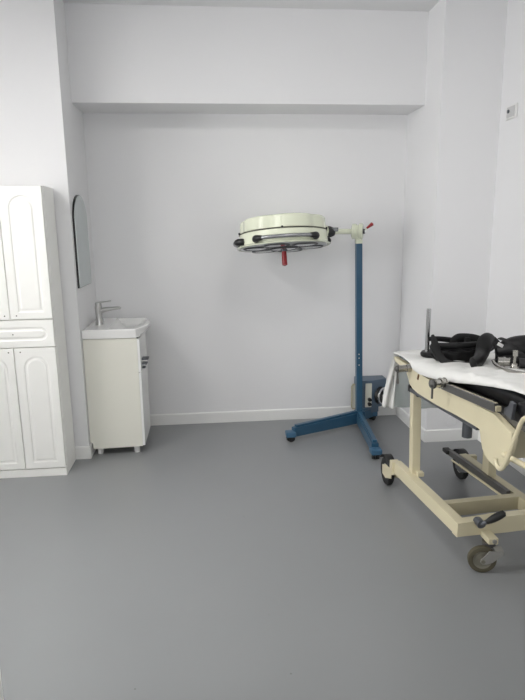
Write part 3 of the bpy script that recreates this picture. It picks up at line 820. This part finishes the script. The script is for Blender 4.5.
MB().cyl((1.372, 2.365, zb+.026), (1.412, 2.345, zb+.026), .022, seg=20, bev=.005).build('clamp_sleeve', M['black'], t)

# accessory clamps held by the table rail
def rail_clamp(p, q, drop, lab):
    p, q = V(p), V(q)
    t = thing('rail_clamp', q, lab, 'clamp', 'clamps on the table side')
    d_ = (q-p).normalized()
    m = MB(); m.cyl(p+d_*.012, q-d_*.006, .0175, seg=24, bev=.004); m.cyl(q-d_*.022, q, .021, seg=24, bev=.003); m.cyl(p+d_*.010, p+d_*.016, .0195, seg=24)
    m.build('clamp_body', M['steel'], t)
    hb = MB(); hb.cyl(p, p+d_*.014, .016, seg=18, bev=.004); hb.sphere(p+d_*.006, .016, seg=14)
    hb.build('knob', M['darksteel'], t)
    hb = MB(); hb.cyl(p+d_*.006, p+d_*.006+V(drop), .0048, seg=12)
    if lab.startswith('worn'): hb.tube([p+d_*.006+V(drop)*.7, p+d_*.006+V(drop)*.9, p+d_*.006+V(drop)], [.006, .0085, .009], seg=12, up=(0, 1, 0))
    hb.build('tee_bar', M['darksteel'], t)
rail_clamp((.960, 2.805, .785), (1.036, 2.800, .789), (.003, 0, -.078), 'worn steel clamp at the far end of the table under the sheet corner')
rail_clamp((.950, 2.312, .838), (1.016, 2.330, .836), (0, 0, -.066), 'shiny steel clamp on the near table rail with a thin hanging bar')

# ------------------------------------------------------------------ light
def panel(x, y, s, label, strength, sx=.30, sy=.30):
    t = thing('ceiling_light', (x, y, ZC), label, 'ceiling light', 'ceiling lights')
    MB().box((x-sx-.015, y-sy-.015, ZC-.028), (x+sx+.015, y+sy+.015, ZC), .003).build('frame', M['skirt'], t)
    MB().box((x-sx, y-sy, ZC-.032), (x+sx, y+sy, ZC-.0275), 0).build('diffuser', emit('led_diffuser', (1, .98, .952), strength), t)
panel(-2.0, 2.0, 0, 'square ceiling light left of the camera', 19)
panel(.60, 2.05, 0, 'square ceiling light right of the camera', 6)
panel(-.2, -.6, 0, 'square ceiling light behind the camera', 5)

def daylight(name, loc, rot, sx, sy, e):
    l = bpy.data.lights.new(name, 'AREA'); l.shape = 'RECTANGLE'; l.size = sx; l.size_y = sy; l.energy = e; l.color = (1, .995, .99)
    o = bpy.data.objects.new(name, l); COL.objects.link(o); o.location = loc; o.rotation_euler = rot
daylight('daylight_left', (X0-.35, (WY0+WY1)/2, (WZ0+WZ1)/2), (0, -PI/2, 0), WZ1-WZ0, WY1-WY0, 48)
daylight('daylight_back', ((BX0+BX1)/2, Y0-.35, (BZ0+BZ1)/2), (PI/2, 0, 0), BX1-BX0, BZ1-BZ0, 18)
wd = bpy.data.worlds.new('sky'); scene.world = wd; wd.use_nodes = True
bg = wd.node_tree.nodes['Background']; bg.inputs['Color'].default_value = (.95, .97, 1, 1); bg.inputs['Strength'].default_value = .6

# ------------------------------------------------------------------ camera
f, pi_, ya, ro = 573.6042, .207, .0946, -.0134
fw = V((math.sin(ya)*math.cos(pi_), math.cos(ya)*math.cos(pi_), -math.sin(pi_)))
rt = V((math.cos(ya), -math.sin(ya), 0)); up = rt.cross(fw)
r2 = math.cos(ro)*rt+math.sin(ro)*up; u2 = -math.sin(ro)*rt+math.cos(ro)*up
cam = bpy.data.cameras.new('camera'); co = bpy.data.objects.new('camera', cam); COL.objects.link(co)
mw = Matrix.Identity(4)
for i in range(3): mw[i][0] = r2[i]; mw[i][1] = u2[i]; mw[i][2] = -fw[i]
mw.translation = V((0, 0, 1.5))
co.matrix_world = mw
cam.sensor_fit = 'VERTICAL'; cam.sensor_height = 36; cam.lens = f/700*36; cam.clip_start = .02
scene.camera = co
vs = scene.view_settings
vs.view_transform = 'Standard'; vs.look = 'None'; vs.exposure = 0.74; vs.gamma = 1; vs.use_curve_mapping = False
scene.cycles.max_bounces = 10; scene.cycles.diffuse_bounces = 6; scene.cycles.glossy_bounces = 4; scene.cycles.transparent_max_bounces = 12
scene.cycles.use_denoising = True
